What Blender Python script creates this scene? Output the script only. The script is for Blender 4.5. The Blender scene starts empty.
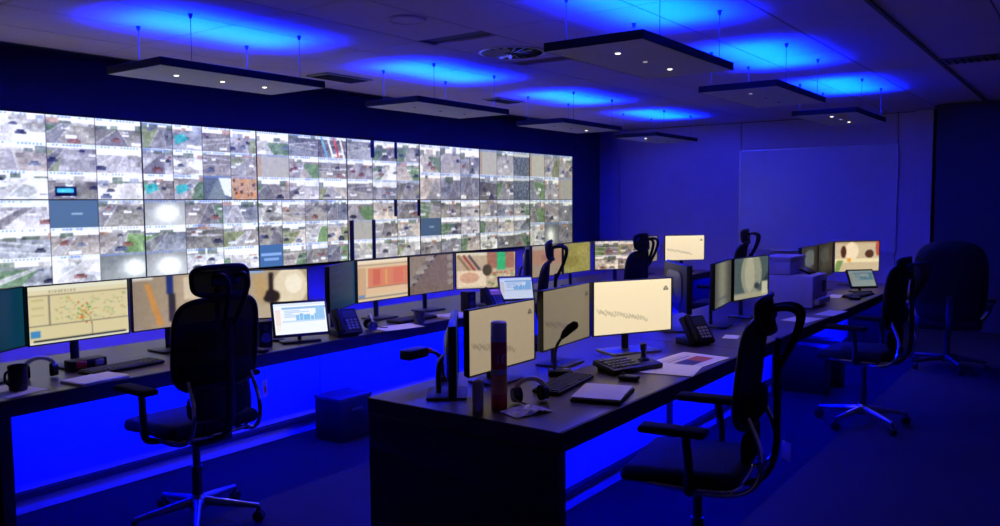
import bpy, bmesh, math, random
import numpy as np
from mathutils import Vector, Matrix

PI = math.pi
scene = bpy.context.scene
COL = scene.collection

# ------------------------------------------------------------------ camera, world, exposure
CAM_H = 1.65
YAW, PITCH, ROLL, F_PX = 0.93946, 0.072439, -0.006975, 819.6
cam_data = bpy.data.cameras.new('camera')
cam = bpy.data.objects.new('camera', cam_data)
COL.objects.link(cam)
_F = Vector((math.sin(YAW)*math.cos(PITCH), math.cos(YAW)*math.cos(PITCH), -math.sin(PITCH)))
_R = Vector((math.cos(YAW), -math.sin(YAW), 0))
_U = _R.cross(_F)
_R2 = _R*math.cos(ROLL) + _U*math.sin(ROLL)
_U2 = -_R*math.sin(ROLL) + _U*math.cos(ROLL)
m = Matrix.Identity(4)
for i in range(3):
    m[i][0] = _R2[i]; m[i][1] = _U2[i]; m[i][2] = -_F[i]
m[2][3] = CAM_H
cam.matrix_world = m
cam_data.sensor_width = 36.0
cam_data.lens = 36.0*F_PX/1000.0
cam_data.clip_start = 0.05
scene.camera = cam

world = bpy.data.worlds.new('world')
scene.world = world
world.use_nodes = True
world.node_tree.nodes['Background'].inputs[0].default_value = (0.0, 0.0, 0.002, 1)
world.node_tree.nodes['Background'].inputs[1].default_value = 1.0

vs = scene.view_settings
vs.view_transform = 'Standard'
vs.look = 'None'
vs.exposure = 0.0
vs.gamma = 1.0
vs.use_curve_mapping = False

# strengths of the lights the room has
UPLIGHT_W = 215.0        # blue LED panels lying on the ceiling rafts, beams aimed up
UPLIGHT_COL = (0.0, 0.0105, 1.0)
STRIP = 230.0            # blue LED strips under the desks
STRIP_COL = (0.0, 0.0015, 1.0)
DOWN_W = 19.0             # dimmed white desk downlights in the rafts
WALL_GAIN = 1.0          # video wall

try:
    scene.cycles.use_denoising = True
    scene.cycles.sample_clamp_indirect = 8.0
    scene.cycles.max_bounces = 8
    scene.cycles.caustics_reflective = False
    scene.cycles.caustics_refractive = False
except Exception:
    pass

# ------------------------------------------------------------------ materials
def mat(name, col, rough=0.6, metal=0.0, var=0.12, scale=12.0, bump=0.0, emit=None, estr=0.0, coat=0.0, spec=0.5):
    M = bpy.data.materials.new(name); M.use_nodes = True
    nt = M.node_tree; b = nt.nodes['Principled BSDF']
    b.inputs['Roughness'].default_value = rough
    b.inputs['Metallic'].default_value = metal
    b.inputs['Specular IOR Level'].default_value = spec
    if coat: b.inputs['Coat Weight'].default_value = coat
    tc = nt.nodes.new('ShaderNodeTexCoord')
    nz = nt.nodes.new('ShaderNodeTexNoise'); nz.inputs['Scale'].default_value = scale
    nz.inputs['Detail'].default_value = 4
    nt.links.new(tc.outputs['Object'], nz.inputs['Vector'])
    rp = nt.nodes.new('ShaderNodeValToRGB')
    lo = [max(0, c*(1-var)) for c in col]; hi = [min(1, c*(1+var)) for c in col]
    rp.color_ramp.elements[0].position = 0.3; rp.color_ramp.elements[1].position = 0.7
    rp.color_ramp.elements[0].color = (*lo, 1); rp.color_ramp.elements[1].color = (*hi, 1)
    nt.links.new(nz.outputs['Fac'], rp.inputs['Fac'])
    nt.links.new(rp.outputs['Color'], b.inputs['Base Color'])
    if bump:
        bp = nt.nodes.new('ShaderNodeBump'); bp.inputs['Strength'].default_value = bump
        bp.inputs['Distance'].default_value = 0.01
        nt.links.new(nz.outputs['Fac'], bp.inputs['Height'])
        nt.links.new(bp.outputs['Normal'], b.inputs['Normal'])
    if emit:
        b.inputs['Emission Color'].default_value = (*emit, 1)
        b.inputs['Emission Strength'].default_value = estr
    return M

def wood_mat(name, c0, c1, rough):
    M = mat(name, c0, rough)
    nt = M.node_tree; b = nt.nodes['Principled BSDF']
    tc = nt.nodes.new('ShaderNodeTexCoord')
    mp = nt.nodes.new('ShaderNodeMapping'); mp.inputs['Scale'].default_value = (1.2, 22, 22)
    nz = nt.nodes.new('ShaderNodeTexNoise'); nz.inputs['Scale'].default_value = 3.0; nz.inputs['Detail'].default_value = 6
    rp = nt.nodes.new('ShaderNodeValToRGB')
    rp.color_ramp.elements[0].color = (*c0, 1); rp.color_ramp.elements[1].color = (*c1, 1)
    rp.color_ramp.elements[0].position = .35; rp.color_ramp.elements[1].position = .65
    nt.links.new(tc.outputs['Object'], mp.inputs['Vector']); nt.links.new(mp.outputs['Vector'], nz.inputs['Vector'])
    nt.links.new(nz.outputs['Fac'], rp.inputs['Fac']); nt.links.new(rp.outputs['Color'], b.inputs['Base Color'])
    return M

def carpet_mat():
    M = mat('carpet', (.028, .026, .045), .95, 0, .35, 160, .6, spec=.1)
    nt = M.node_tree; b = nt.nodes['Principled BSDF']
    rp = b.inputs['Base Color'].links[0].from_node
    tc = nt.nodes.new('ShaderNodeTexCoord')
    n2 = nt.nodes.new('ShaderNodeTexNoise'); n2.inputs['Scale'].default_value = 1.3; n2.inputs['Detail'].default_value = 3
    nt.links.new(tc.outputs['Object'], n2.inputs['Vector'])
    mx = nt.nodes.new('ShaderNodeMixRGB'); mx.blend_type = 'MULTIPLY'; mx.inputs[0].default_value = .5
    nt.links.new(rp.outputs['Color'], mx.inputs[1]); nt.links.new(n2.outputs['Fac'], mx.inputs[2])
    nt.links.new(mx.outputs[0], b.inputs['Base Color'])
    return M

def mesh_fabric(name):
    M = mat(name, (.006, .006, .007), .8, spec=.15)
    nt = M.node_tree; b = nt.nodes['Principled BSDF']; out = nt.nodes['Material Output']
    tr = nt.nodes.new('ShaderNodeBsdfTransparent')
    tc = nt.nodes.new('ShaderNodeTexCoord')
    ck = nt.nodes.new('ShaderNodeTexNoise'); ck.inputs['Scale'].default_value = 400
    mr = nt.nodes.new('ShaderNodeMapRange'); mr.inputs[1].default_value = .35; mr.inputs[2].default_value = .65
    mr.inputs[3].default_value = .88; mr.inputs[4].default_value = 1.0
    mx = nt.nodes.new('ShaderNodeMixShader')
    nt.links.new(tc.outputs['Object'], ck.inputs['Vector']); nt.links.new(ck.outputs['Fac'], mr.inputs[0])
    nt.links.new(mr.outputs[0], mx.inputs[0]); nt.links.new(tr.outputs[0], mx.inputs[1]); nt.links.new(b.outputs[0], mx.inputs[2])
    nt.links.new(mx.outputs[0], out.inputs['Surface'])
    return M

_scr = {}
def screen_mat(strength):
    """emission read from the picture stored on the screen's own vertices"""
    k = round(strength, 3)
    if k in _scr: return _scr[k]
    M = bpy.data.materials.new('lit_screen'); M.use_nodes = True
    nt = M.node_tree; b = nt.nodes['Principled BSDF']
    b.inputs['Base Color'].default_value = (.01, .01, .012, 1); b.inputs['Roughness'].default_value = .45
    a = nt.nodes.new('ShaderNodeVertexColor'); a.layer_name = 'picture'
    nt.links.new(a.outputs['Color'], b.inputs['Emission Color'])
    b.inputs['Emission Strength'].default_value = k
    _scr[k] = M
    return M

def print_mat():
    M = bpy.data.materials.new('printed_surface'); M.use_nodes = True
    nt = M.node_tree; b = nt.nodes['Principled BSDF']; b.inputs['Roughness'].default_value = .6
    a = nt.nodes.new('ShaderNodeVertexColor'); a.layer_name = 'picture'
    nt.links.new(a.outputs['Color'], b.inputs['Base Color'])
    return M

MT = dict(
    carpet=carpet_mat(),
    ceiling=mat('ceiling_tile', (.64, .49, .66), .9, 0, .05, 60, .15),
    grid=mat('ceiling_grid', (.10, .10, .11), .7),
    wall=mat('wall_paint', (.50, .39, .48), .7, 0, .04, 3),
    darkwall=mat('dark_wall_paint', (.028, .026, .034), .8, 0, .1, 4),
    joint=mat('dark_joint', (.02, .02, .025), .8),
    board=mat('whiteboard_enamel', (.62, .54, .62), .22, 0, .03, 5),
    alu=mat('brushed_aluminium', (.55, .55, .58), .35, 1.0, .08, 30),
    chrome=mat('polished_metal', (.8, .8, .82), .12, 1.0, .03, 10),
    black=mat('black_plastic', (.006, .006, .007), .5, 0, .15, 30, spec=.3),
    satin=mat('satin_black', (.02, .02, .022), .35, 0, .1, 30),
    bezel=mat('black_bezel', (.006, .006, .007), .4),
    wood=wood_mat('worktop_laminate', (.058, .040, .050), (.084, .058, .070), .36),
    edge=wood_mat('dark_edge_laminate', (.010, .006, .006), (.016, .009, .008), .55),
    panel=mat('grey_panel_laminate', (.55, .55, .58), .6, 0, .05, 2),
    rail=mat('dark_rail', (.03, .03, .035), .6),
    raft=mat('raft_white', (.74, .71, .68), .55, 0, .05, 8),
    raftedge=mat('raft_edge', (.008, .008, .01), .6, spec=.2),
    uplight=mat('uplight_diffuser', (.2, .2, .25), .6, emit=UPLIGHT_COL, estr=3.0),
    strip=mat('led_strip', (.2, .2, .25), .6, emit=STRIP_COL, estr=STRIP),
    led_on=mat('led_lens_lit', (.8, .8, .8), .3, emit=(1, .92, .85), estr=3.0),
    led_dim=mat('led_lens_dim', (.6, .6, .6), .3, emit=(1, .92, .85), estr=.35),
    led_off=mat('led_lens_off', (.02, .02, .02), .2),
    wire=mat('steel_wire', (.12, .12, .14), .4, .6),
    fabric=mat('black_fabric', (.006, .006, .007), .9, 0, .3, 90, .3, spec=.15),
    leather=mat('black_leather', (.006, .006, .007), .6, 0, .2, 40, .2, spec=.2),
    mesh=mesh_fabric('chair_mesh'),
    greymetal=mat('grey_metal', (.25, .25, .28), .35, .9, .08, 25),
    paper=mat('white_paper', (.90, .86, .90), .8, 0, .03, 20),
    lilac=mat('pale_plastic', (.66, .58, .70), .55, 0, .05, 12),
    keys=mat('key_caps', (.03, .03, .034), .6),
    greykeys=mat('grey_key_caps', (.28, .28, .30), .6),
    red=mat('red_paint', (.80, .045, .04), .35, 0, .1, 15),
    orange=mat('orange_print', (.90, .34, .08), .4, 0, .15, 20),
    cap=mat('grey_cap', (.66, .60, .66), .45, 0, .05, 15),
    white=mat('white_plastic', (.80, .80, .80), .4, 0, .03, 10),
    pack=mat('crinkled_plastic', (.55, .50, .62), .25, 0, .25, 40, .6),
    clear=mat('water_bottle_plastic', (.75, .78, .85), .12, 0, .05, 10, coat=.5),
    darkgrey=mat('dark_grey_plastic', (.05, .05, .055), .5),
    glassy=mat('tinted_gloss', (.06, .06, .08), .1),
    label=mat('tag_card', (.55, .48, .52), .7),
    printed=print_mat(),
)

# ------------------------------------------------------------------ mesh helpers
def tag(o, label=None, cat=None, group=None, kind=None):
    if label: o['label'] = label
    if cat: o['category'] = cat
    if group: o['group'] = group
    if kind: o['kind'] = kind
    return o

def thing(name, label, cat, loc=(0, 0, 0), rz=0.0, group=None):
    o = bpy.data.objects.new(name, None); COL.objects.link(o)
    o.empty_display_size = .1
    o.location = loc; o.rotation_euler = (0, 0, rz)
    return tag(o, label, cat, group)

def obj(name, bm, material, parent=None, loc=(0, 0, 0), rot=(0, 0, 0), smooth=True, label=None):
    me = bpy.data.meshes.new(name)
    bm.normal_update(); bm.to_mesh(me); bm.free()
    me.materials.append(MT[material] if isinstance(material, str) else material)
    if smooth and len(me.polygons):
        me.polygons.foreach_set('use_smooth', [True]*len(me.polygons))
        me.set_sharp_from_angle(angle=math.radians(38))
    o = bpy.data.objects.new(name, me); COL.objects.link(o)
    o.location = loc; o.rotation_euler = rot; o.parent = parent
    if label: o['label'] = label
    return o

def copy_tree(o, parent=None):
    c = o.copy(); COL.objects.link(c); c.parent = parent
    for ch in list(o.children): copy_tree(ch, c)
    return c

def again(o, parent, loc=None, rot=None):
    c = o.copy(); COL.objects.link(c); c.parent = parent
    if loc is not None: c.location = loc
    if rot is not None: c.rotation_euler = rot
    return c

def new(): return bmesh.new()

def box(bm, c, s, bevel=0.0, seg=2, rot=None):
    r = bmesh.ops.create_cube(bm, size=1.0)
    vs_ = r['verts']
    for v in vs_: v.co = Vector((v.co.x*s[0], v.co.y*s[1], v.co.z*s[2]))
    if bevel > 0:
        es = list({e for v in vs_ for e in v.link_edges})
        rr = bmesh.ops.bevel(bm, geom=es, offset=bevel, segments=seg, profile=.5, affect='EDGES')
        vs_ = list({v for f in rr['faces'] for v in f.verts} | {v for v in vs_ if v.is_valid})
        # all verts of this island
        seen = set(vs_); st = list(vs_)
        while st:
            v = st.pop()
            for e in v.link_edges:
                w = e.other_vert(v)
                if w not in seen: seen.add(w); st.append(w)
        vs_ = list(seen)
    M = rot.to_4x4() if rot is not None else Matrix.Identity(4)
    for v in vs_: v.co = M @ v.co + Vector(c)
    return vs_

def bx(c, s, bevel=0.0, seg=2, rot=None):
    bm = new(); box(bm, c, s, bevel, seg, rot); return bm

def tube(bm, pts, r, n=10, cap=True, flat=1.0):
    pts = [Vector(p) for p in pts]
    rs = r if isinstance(r, (list, tuple)) else [r]*len(pts)
    rings = []; prev = None
    for i, p in enumerate(pts):
        t = (pts[min(i+1, len(pts)-1)] - pts[max(i-1, 0)]).normalized()
        if prev is None:
            a = Vector((0, 0, 1)) if abs(t.z) < .9 else Vector((1, 0, 0))
            u = t.cross(a).normalized()
        else:
            u = (prev - t*prev.dot(t)).normalized()
        prev = u; w = t.cross(u)
        rings.append([bm.verts.new(p + (u*math.cos(2*PI*k/n) + w*math.sin(2*PI*k/n)*flat)*rs[i]) for k in range(n)])
    for a, b in zip(rings, rings[1:]):
        for k in range(n): bm.faces.new((a[k], a[(k+1) % n], b[(k+1) % n], b[k]))
    if cap:
        bm.faces.new(rings[0][::-1]); bm.faces.new(rings[-1])
    return bm

def loop_tube(bm, pts, r, n=8):
    pts = [Vector(p) for p in pts]; N = len(pts); rings = []
    ctr = sum(pts, Vector())/N
    for i, p in enumerate(pts):
        t = (pts[(i+1) % N] - pts[i-1]).normalized()
        u = (p-ctr); u = (u - t*u.dot(t)).normalized(); w = t.cross(u)
        rings.append([bm.verts.new(p + (u*math.cos(2*PI*k/n) + w*math.sin(2*PI*k/n))*r) for k in range(n)])
    for i in range(N):
        a, b = rings[i], rings[(i+1) % N]
        for k in range(n): bm.faces.new((a[k], a[(k+1) % n], b[(k+1) % n], b[k]))
    return bm

def smooth_path(pts, n=6):
    P = [Vector(p) for p in pts]; out = []
    for i in range(len(P)-1):
        p0 = P[max(i-1, 0)]; p1 = P[i]; p2 = P[i+1]; p3 = P[min(i+2, len(P)-1)]
        for k in range(n):
            t = k/n
            out.append(.5*((2*p1) + (p2-p0)*t + (2*p0-5*p1+4*p2-p3)*t*t + (3*p1-p0-3*p2+p3)*t**3))
    out.append(P[-1]); return out

def lathe(bm, prof, n=24, c=(0, 0, 0)):
    c = Vector(c); rings = []
    for r, z in prof:
        if r < 1e-6: rings.append([bm.verts.new(c+Vector((0, 0, z)))])
        else: rings.append([bm.verts.new(c+Vector((r*math.cos(2*PI*k/n), r*math.sin(2*PI*k/n), z))) for k in range(n)])
    for a, b in zip(rings, rings[1:]):
        for k in range(n):
            q = [a[k % len(a)], a[(k+1) % len(a)], b[(k+1) % len(b)], b[k % len(b)]]
            q2 = []
            for v in q:
                if v not in q2: q2.append(v)
            if len(q2) > 2: bm.faces.new(q2)
    if len(rings[0]) > 1: bm.faces.new(rings[0][::-1])
    if len(rings[-1]) > 1: bm.faces.new(rings[-1])
    return bm

def sell(t, a, b, e):
    c, s = math.cos(t), math.sin(t)
    return (a*math.copysign(abs(c)**(2/e), c), b*math.copysign(abs(s)**(2/e), s))

def pad_shape(bm, fn, a, b, e, thick, rings=6, n=40):
    """a closed cushion: fn(x,z) -> depth position; outline a super-ellipse"""
    def layer(sgn):
        L = [[bm.verts.new((0, fn(0, 0) + sgn*thick/2, 0))]]
        for i in range(1, rings+1):
            q = i/rings
            th = thick/2*math.sqrt(max(0, 1-q**6))
            L.append([bm.verts.new((x, fn(x, z)+sgn*th, z)) for x, z in (sell(2*PI*k/n, a*q, b*q, e) for k in range(n))])
        return L
    A = layer(-1); B = layer(1)
    for L, flip in ((A, False), (B, True)):
        for i in range(rings):
            for k in range(n):
                if i == 0: q = [L[0][0], L[1][k], L[1][(k+1) % n]]
                else: q = [L[i][k], L[i+1][k], L[i+1][(k+1) % n], L[i][(k+1) % n]]
                bm.faces.new(q[::-1] if flip else q)
    for k in range(n):
        bm.faces.new((A[-1][k], B[-1][k], B[-1][(k+1) % n], A[-1][(k+1) % n]))
    bmesh.ops.remove_doubles(bm, verts=bm.verts, dist=1e-6)
    bmesh.ops.recalc_face_normals(bm, faces=bm.faces)
    return bm

def picture_mesh(name, img, w, h, parent, material, loc=(0, 0, 0), rot=(0, 0, 0), kind='xz'):
    """flat lit picture: grid of vertices facing -Y (or +Z) carrying the colours"""
    H, W, _ = img.shape
    lin = np.where(img <= .04045, img/12.92, ((np.clip(img, 0, 1)+.055)/1.055)**2.4)
    xs = np.linspace(-w/2, w/2, W); zs = np.linspace(h/2, -h/2, H)
    X, Z = np.meshgrid(xs, zs)
    co = np.zeros((H*W, 3), np.float32)
    co[:, 0] = X.ravel()
    co[:, 2 if kind == 'xz' else 1] = Z.ravel()
    idx = np.arange(H*W).reshape(H, W)
    q = np.stack([idx[1:, :-1], idx[1:, 1:], idx[:-1, 1:], idx[:-1, :-1]], -1).reshape(-1, 4)
    me = bpy.data.meshes.new(name)
    me.vertices.add(H*W); me.vertices.foreach_set('co', co.ravel())
    me.loops.add(q.size); me.loops.foreach_set('vertex_index', q.ravel().astype(np.int32))
    me.polygons.add(len(q)); me.polygons.foreach_set('loop_start', np.arange(0, q.size, 4, dtype=np.int32))
    me.update(calc_edges=True)
    at = me.attributes.new('picture', 'FLOAT_COLOR', 'POINT')
    c4 = np.ones((H*W, 4), np.float32); c4[:, :3] = lin.reshape(-1, 3)
    at.data.foreach_set('color', c4.ravel())
    me.materials.append(material)
    o = bpy.data.objects.new(name, me); COL.objects.link(o)
    o.parent = parent; o.location = loc; o.rotation_euler = rot
    return o

# ------------------------------------------------------------------ pictures shown on the screens
class Pic:
    def __init__(s, w, h, col=(.5, .5, .5)):
        s.w, s.h = w, h
        s.a = np.zeros((h, w, 3)); s.a[:] = col
        s.X, s.Y = np.meshgrid((np.arange(w)+.5)/w, (np.arange(h)+.5)/h)
    def mask(s, m, col, al=1.0):
        s.a[m] = s.a[m]*(1-al) + np.array(col)*al
    def rect(s, x0, y0, x1, y1, col, al=1.0): s.mask((s.X >= x0) & (s.X < x1) & (s.Y >= y0) & (s.Y < y1), col, al)
    def ell(s, cx, cy, rx, ry, col, al=1.0): s.mask(((s.X-cx)/rx)**2+((s.Y-cy)/ry)**2 < 1, col, al)
    def poly(s, pts, col, al=1.0):
        ins = np.zeros(s.X.shape, bool); n = len(pts)
        for i in range(n):
            x0, y0 = pts[i]; x1, y1 = pts[i-1]
            if y0 == y1: continue
            c = ((y0 > s.Y) != (y1 > s.Y)) & (s.X < (x1-x0)*(s.Y-y0)/(y1-y0)+x0)
            ins ^= c
        s.mask(ins, col, al)
    def line(s, x0, y0, x1, y1, wd, col, al=1.0):
        dx, dy = x1-x0, y1-y0; L = dx*dx+dy*dy+1e-9
        t = np.clip(((s.X-x0)*dx+(s.Y-y0)*dy)/L, 0, 1)
        d = np.hypot((s.X-x0-t*dx), (s.Y-y0-t*dy)*s.h/s.w)
        s.mask(d < wd, col, al)
    def noise(s, rng, amt, cell=3):
        g = rng.normal(0, 1, (s.h//cell+2, s.w//cell+2))
        g = np.kron(g, np.ones((cell, cell)))[:s.h, :s.w]
        s.a += g[..., None]*amt
        return s
    def out(s): return np.clip(s.a, 0, 1)

GREYS = [(.66, .65, .66), (.60, .58, .56), (.57, .58, .60), (.70, .67, .64), (.54, .53, .50)]
def feed(w, h, rng, kind):
    g = np.array(GREYS[rng.integers(len(GREYS))])*rng.uniform(.86, 1.1)
    p = Pic(w, h, g)
    if kind == 'nosignal':
        p.a[:] = (.29, .385, .47); p.rect(.42, .46, .66, .54, (.72, .78, .84), .7); return p.out()
    if kind == 'text':
        p.a[:] = (.27, .42, .60); p.rect(.08, .36, .92, .50, (.62, .75, .93), .8); p.rect(.2, .60, .8, .72, (.62, .75, .93), .7); return p.out()
    if kind == 'black': p.a[:] = (.02, .02, .02); return p.out()
    if kind == 'glare':
        p.a = p.a*(.85+.3*p.Y[..., None]); p.a[:] = p.a*np.array((.92, .97, .98))
        cx, cy = rng.uniform(.3, .8), rng.uniform(.3, .6)
        d = np.hypot((p.X-cx)*1.2, p.Y-cy)
        p.a += np.exp(-(d/.33)**2)[..., None]*.6
        p.noise(rng, .02, 4)
    elif kind == 'plain':
        p.a[:] = np.array((.74, .73, .69))*rng.uniform(.9, 1.08); p.rect(0, 0, .14, 1, (.72, .63, .52)); p.noise(rng, .012, 4)
    elif kind == 'dark':
        p.a[:] = (.40, .44, .45); p.noise(rng, .09, 2); p.rect(0, 0, 1, .2, (.85, .86, .86))
    elif kind == 'night':
        p.a[:] = (.36, .40, .42); p.poly([(.52, .1), (1, .1), (1, .9), (.6, .75)], (.88, .90, .90)); p.poly([(.1, 1), (.45, .2), (.55, .2), (.8, 1)], (.48, .52, .52))
        p.noise(rng, .03, 2)
    elif kind == 'shop':
        p.a[:] = (.74, .60, .44); 
        for _ in range(22):
            x, y = rng.uniform(0, 1), rng.uniform(.1, 1); c = [(.95, .9, .8), (.35, .22, .15), (.85, .55, .3), (.55, .5, .5)][rng.integers(4)]
            p.rect(x, y, x+.1, y+.14, c, .85)
        p.noise(rng, .05, 2)
    else:
        hy = rng.uniform(.12, .40); vx = rng.uniform(.2, .8)
        bright = kind == 'snow'
        if bright: p.a[:] = (.86, .86, .85)
        p.a *= (.86+.24*p.Y[..., None])
        for _ in range(5):                                   # broad soft patches of ground
            p.ell(rng.uniform(0, 1), rng.uniform(hy, 1), rng.uniform(.12, .4), rng.uniform(.08, .25), np.array(g)*rng.uniform(.72, 1.25), .45)
        p.rect(0, 0, 1, hy, np.array((.95, .96, .98))*rng.uniform(.88, 1.05))
        x = -.05
        while x < 1:                                         # houses and trees along the horizon
            wd = rng.uniform(.12, .38); tp = hy-rng.uniform(-.02, .2)
            c = [(.58, .57, .55), (.66, .55, .48), (.46, .50, .44), (.72, .71, .70), (.40, .44, .38), (.58, .60, .64)][rng.integers(6)]
            if rng.random() < .72: p.rect(x, tp, x+wd, hy+rng.uniform(.02, .10), c, .85)
            x += wd*rng.uniform(.8, 1.5)
        if kind == 'green' or rng.random() < .25:
            gc = [(.47, .58, .38), (.43, .52, .40), (.54, .57, .42)][rng.integers(3)]
            if rng.random() < .5: p.poly([(0, hy+.1), (vx, hy+.08), (rng.uniform(.2, .5), 1), (0, 1)], gc, .85)
            else: p.poly([(1, hy+.1), (vx, hy+.08), (rng.uniform(.5, .8), 1), (1, 1)], gc, .85)
        if kind != 'lot':
            rc = np.array((.55, .54, .55))*rng.uniform(.85, 1.25) if not bright else np.array((.72, .71, .71))
            l = rng.uniform(-.7, .5); r_ = l+rng.uniform(.35, .95); tw = rng.uniform(.03, .14)
            p.poly([(vx-tw, hy+.03), (vx+tw, hy+.03), (r_, 1.02), (l, 1.02)], rc, .9)
            for q in (.04, .96):
                p.line(vx+(q-.5)*2*tw, hy+.04, l+(r_-l)*q, 1.0, .010, (.86, .86, .84), .55)
        else:
            for k in range(2):
                y = hy+.15+k*.28; p.line(0, y+rng.uniform(-.2, .2), 1, y+rng.uniform(-.2, .2), .016, (.80, .80, .80), .6)
        for _ in range(rng.integers(1, 5)):
            y = rng.uniform(hy+.1, .92); sc = .05+.13*(y-hy); x = rng.uniform(.05, .95)
            c = [(.93, .93, .94), (.30, .31, .34), (.56, .42, .38), (.44, .47, .54), (.84, .84, .86)][rng.integers(5)]
            p.rect(x-sc, y-sc*.5, x+sc, y+sc*.45, c, .9); p.rect(x-sc*.6, y-sc*.9, x+sc*.6, y-sc*.4, np.array(c)*.7, .9)
        if kind == 'bus':
            p.rect(.12, .52, .55, .86, (.10, .14, .17)); p.rect(.16, .58, .50, .76, (.32, .66, .86))
        if kind == 'teal':
            p.poly([(.05, .45), (.4, .35), (.5, .6), (.1, .8)], (.32, .66, .66), .9)
        if kind == 'stripes':
            for k in range(4): p.line(.1+k*.22, .05, .3+k*.2, .95, .035, [(.45, .68, .80), (.88, .90, .92), (.80, .40, .30), (.9, .85, .8)][k], .9)
        p.noise(rng, .028, 1); p.noise(rng, .028, 3); p.noise(rng, .03, 6); p.a = .62+(p.a-.62)*1.28
    # caption line burnt into the top of each picture
    y0 = .02; n = rng.integers(8, 14)
    p.rect(0, 0, 1, .105, (.62, .70, .86), .38)
    for k in range(n):
        x = .03+k*.07
        if rng.random() < .75: p.rect(x, y0+.01, x+.045, .095, (.33, .44, .75), .75)
    return p.out()

def blur(a):
    k = np.pad(a, ((1, 1), (1, 1), (0, 0)), 'edge')
    return (k[1:-1, 1:-1]*4 + k[:-2, 1:-1]*1.5 + k[2:, 1:-1]*1.5 + k[1:-1, :-2]*1.5 + k[1:-1, 2:]*1.5)/10

def panel_picture(cols, rows, kinds, rng, gain, tint, W=150, H=84):
    a = np.zeros((H, W, 3))
    xs = [round(W*i/cols) for i in range(cols+1)]; ys = [round(H*i/rows) for i in range(rows+1)]
    for r in range(rows):
        for c in range(cols):
            w, h = xs[c+1]-xs[c], ys[r+1]-ys[r]
            t = blur(feed(w, h, rng, kinds[(r*cols+c) % len(kinds)]))
            mt = t.mean((0, 1), keepdims=True)
            t = t*np.array(tint)*gain
            t[:, -1:] *= .45
            a[ys[r]:ys[r]+h, xs[c]:xs[c]+w] = t
    return np.clip(a, 0, 1)

# ------------------------------------------------------------------ the room
XB = 12.5           # back wall
YV = 7.0            # wall carrying the video wall
X0, Y0 = -2.6, -2.6
ZC = 2.87

def structure(name, bm, material, parent=None):
    o = obj(name, bm, material, parent)
    if parent is None: o['kind'] = 'structure'
    return o

structure('floor', bx(((X0+XB)/2+.2, (Y0+YV)/2, -.05), (XB-X0+.8, YV-Y0+.4, .1)), 'carpet')
ceil = structure('ceiling', bx(((X0+XB)/2, (Y0+YV)/2, ZC+.07), (XB-X0+.4, YV-Y0+.4, .1)), 'grid')
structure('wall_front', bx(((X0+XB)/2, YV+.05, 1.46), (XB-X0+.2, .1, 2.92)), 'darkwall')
structure('wall_left', bx((X0-.05, (Y0+YV)/2, 1.46), (.1, YV-Y0+.2, 2.92)), 'wall')
structure('wall_near', bx(((X0+XB)/2, Y0-.05, 1.46), (XB-X0+.2, .1, 2.92)), 'wall')
wb_ = structure('wall_back', bx((XB+.07, 4.4, 1.46), (.1, 5.4, 2.92)), 'joint')
for (ya, yb) in ((6.62, 6.995), (4.512, 6.612), (2.30, 4.504), (2.06, 2.292)):
    obj('wall_panel', bx((XB+.01, (ya+yb)/2, 1.43), (.02, yb-ya, 2.86), .003, 1), 'wall', wb_)
structure('trim_1', bx((12.40, 1.945, 1.43), (.2, .23, 2.86), .004, 1), 'wall')
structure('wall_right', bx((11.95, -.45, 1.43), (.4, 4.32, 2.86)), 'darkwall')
structure('baseboard_back', bx((XB-.008, 4.4, .05), (.016, 4.6, .1), .003, 1), 'rail')
structure('trim_2', bx((5.0, 1.187, ZC-.001), (14.4, .03, .022), .002, 1), 'grid')

# ceiling tiles laid in the grid
proto = obj('ceiling_tile', bx((0, 0, 0), (1.192, .592, .02), .003, 1), 'ceiling', ceil)
first = True
for i in range(13):
    for j in range(16):
        x = X0+.1+.6+i*1.2; y = 1.187+.3+.6*(j-6)
        if x > XB or y > YV-.2 or y < Y0 or x > 11.9 and y < 1.6: continue
        if abs(x-5.5) < .61 and abs(y-3.887) < .2: continue      # place of the swirl diffuser
        if first: proto.location = (x, y, ZC+.01); first = False
        else: again(proto, ceil, (x, y, ZC+.01))
for sx in (-1, 1):
    obj('ceiling_tile', bx((5.5+sx*.45, 3.887, ZC+.01), (.292, .592, .02), .003, 1), 'ceiling', ceil)

def swirl_vent(loc, label):
    t = thing('ceiling_vent', label, 'air vent', loc)
    obj('plate', bx((0, 0, .012), (.594, .594, .012), .003, 1), 'ceiling', t)
    bm = new()
    lathe(bm, [(.27, .006), (.27, 0), (.25, -.004), (.25, .006)], 36)
    obj('rim', bm, 'alu', t)
    bm = new(); lathe(bm, [(.0, .002), (.245, .002), (.245, .005), (0, .005)], 36); obj('throat', bm, 'joint', t)
    pr = None
    for k in range(18):
        a = 2*PI*k/18
        if pr is None:
            pr = obj('vane', bx((.155, 0, 0), (.17, .028, .003), 0, 1, Matrix.Rotation(.5, 3, 'X')), 'alu', t, (0, 0, -.004))
        else: again(pr, t, None, (0, 0, a))
    return t
swirl_vent((5.5, 3.887, ZC-.006), 'square ceiling air diffuser with swirl vanes between the two raft rows')
def slot_vent(loc, label, sx=.58, sy=.3):
    t = thing('ceiling_vent', label, 'air vent', loc)
    obj('frame', bx((0, 0, -.006), (sx, sy, .012), .003, 1), 'greymetal', t)
    for k in range(7):
        obj('slat', bx((0, -sy/2+.04+k*(sy-.08)/6, -.015), (sx-.06, .012, .01), .002, 1), 'joint', t)
slot_vent((8.2, .95, ZC-.001), 'dark slatted ceiling vent at the right above the executive chair side', .3, .42)
slot_vent((5.55, 5.95, ZC-.001), 'dark slatted ceiling vent near the video wall, between the first two rafts')
slot_vent((7.95, 5.75, ZC-.001), 'dark slatted ceiling vent near the video wall behind the third raft', .5, .25)
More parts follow.
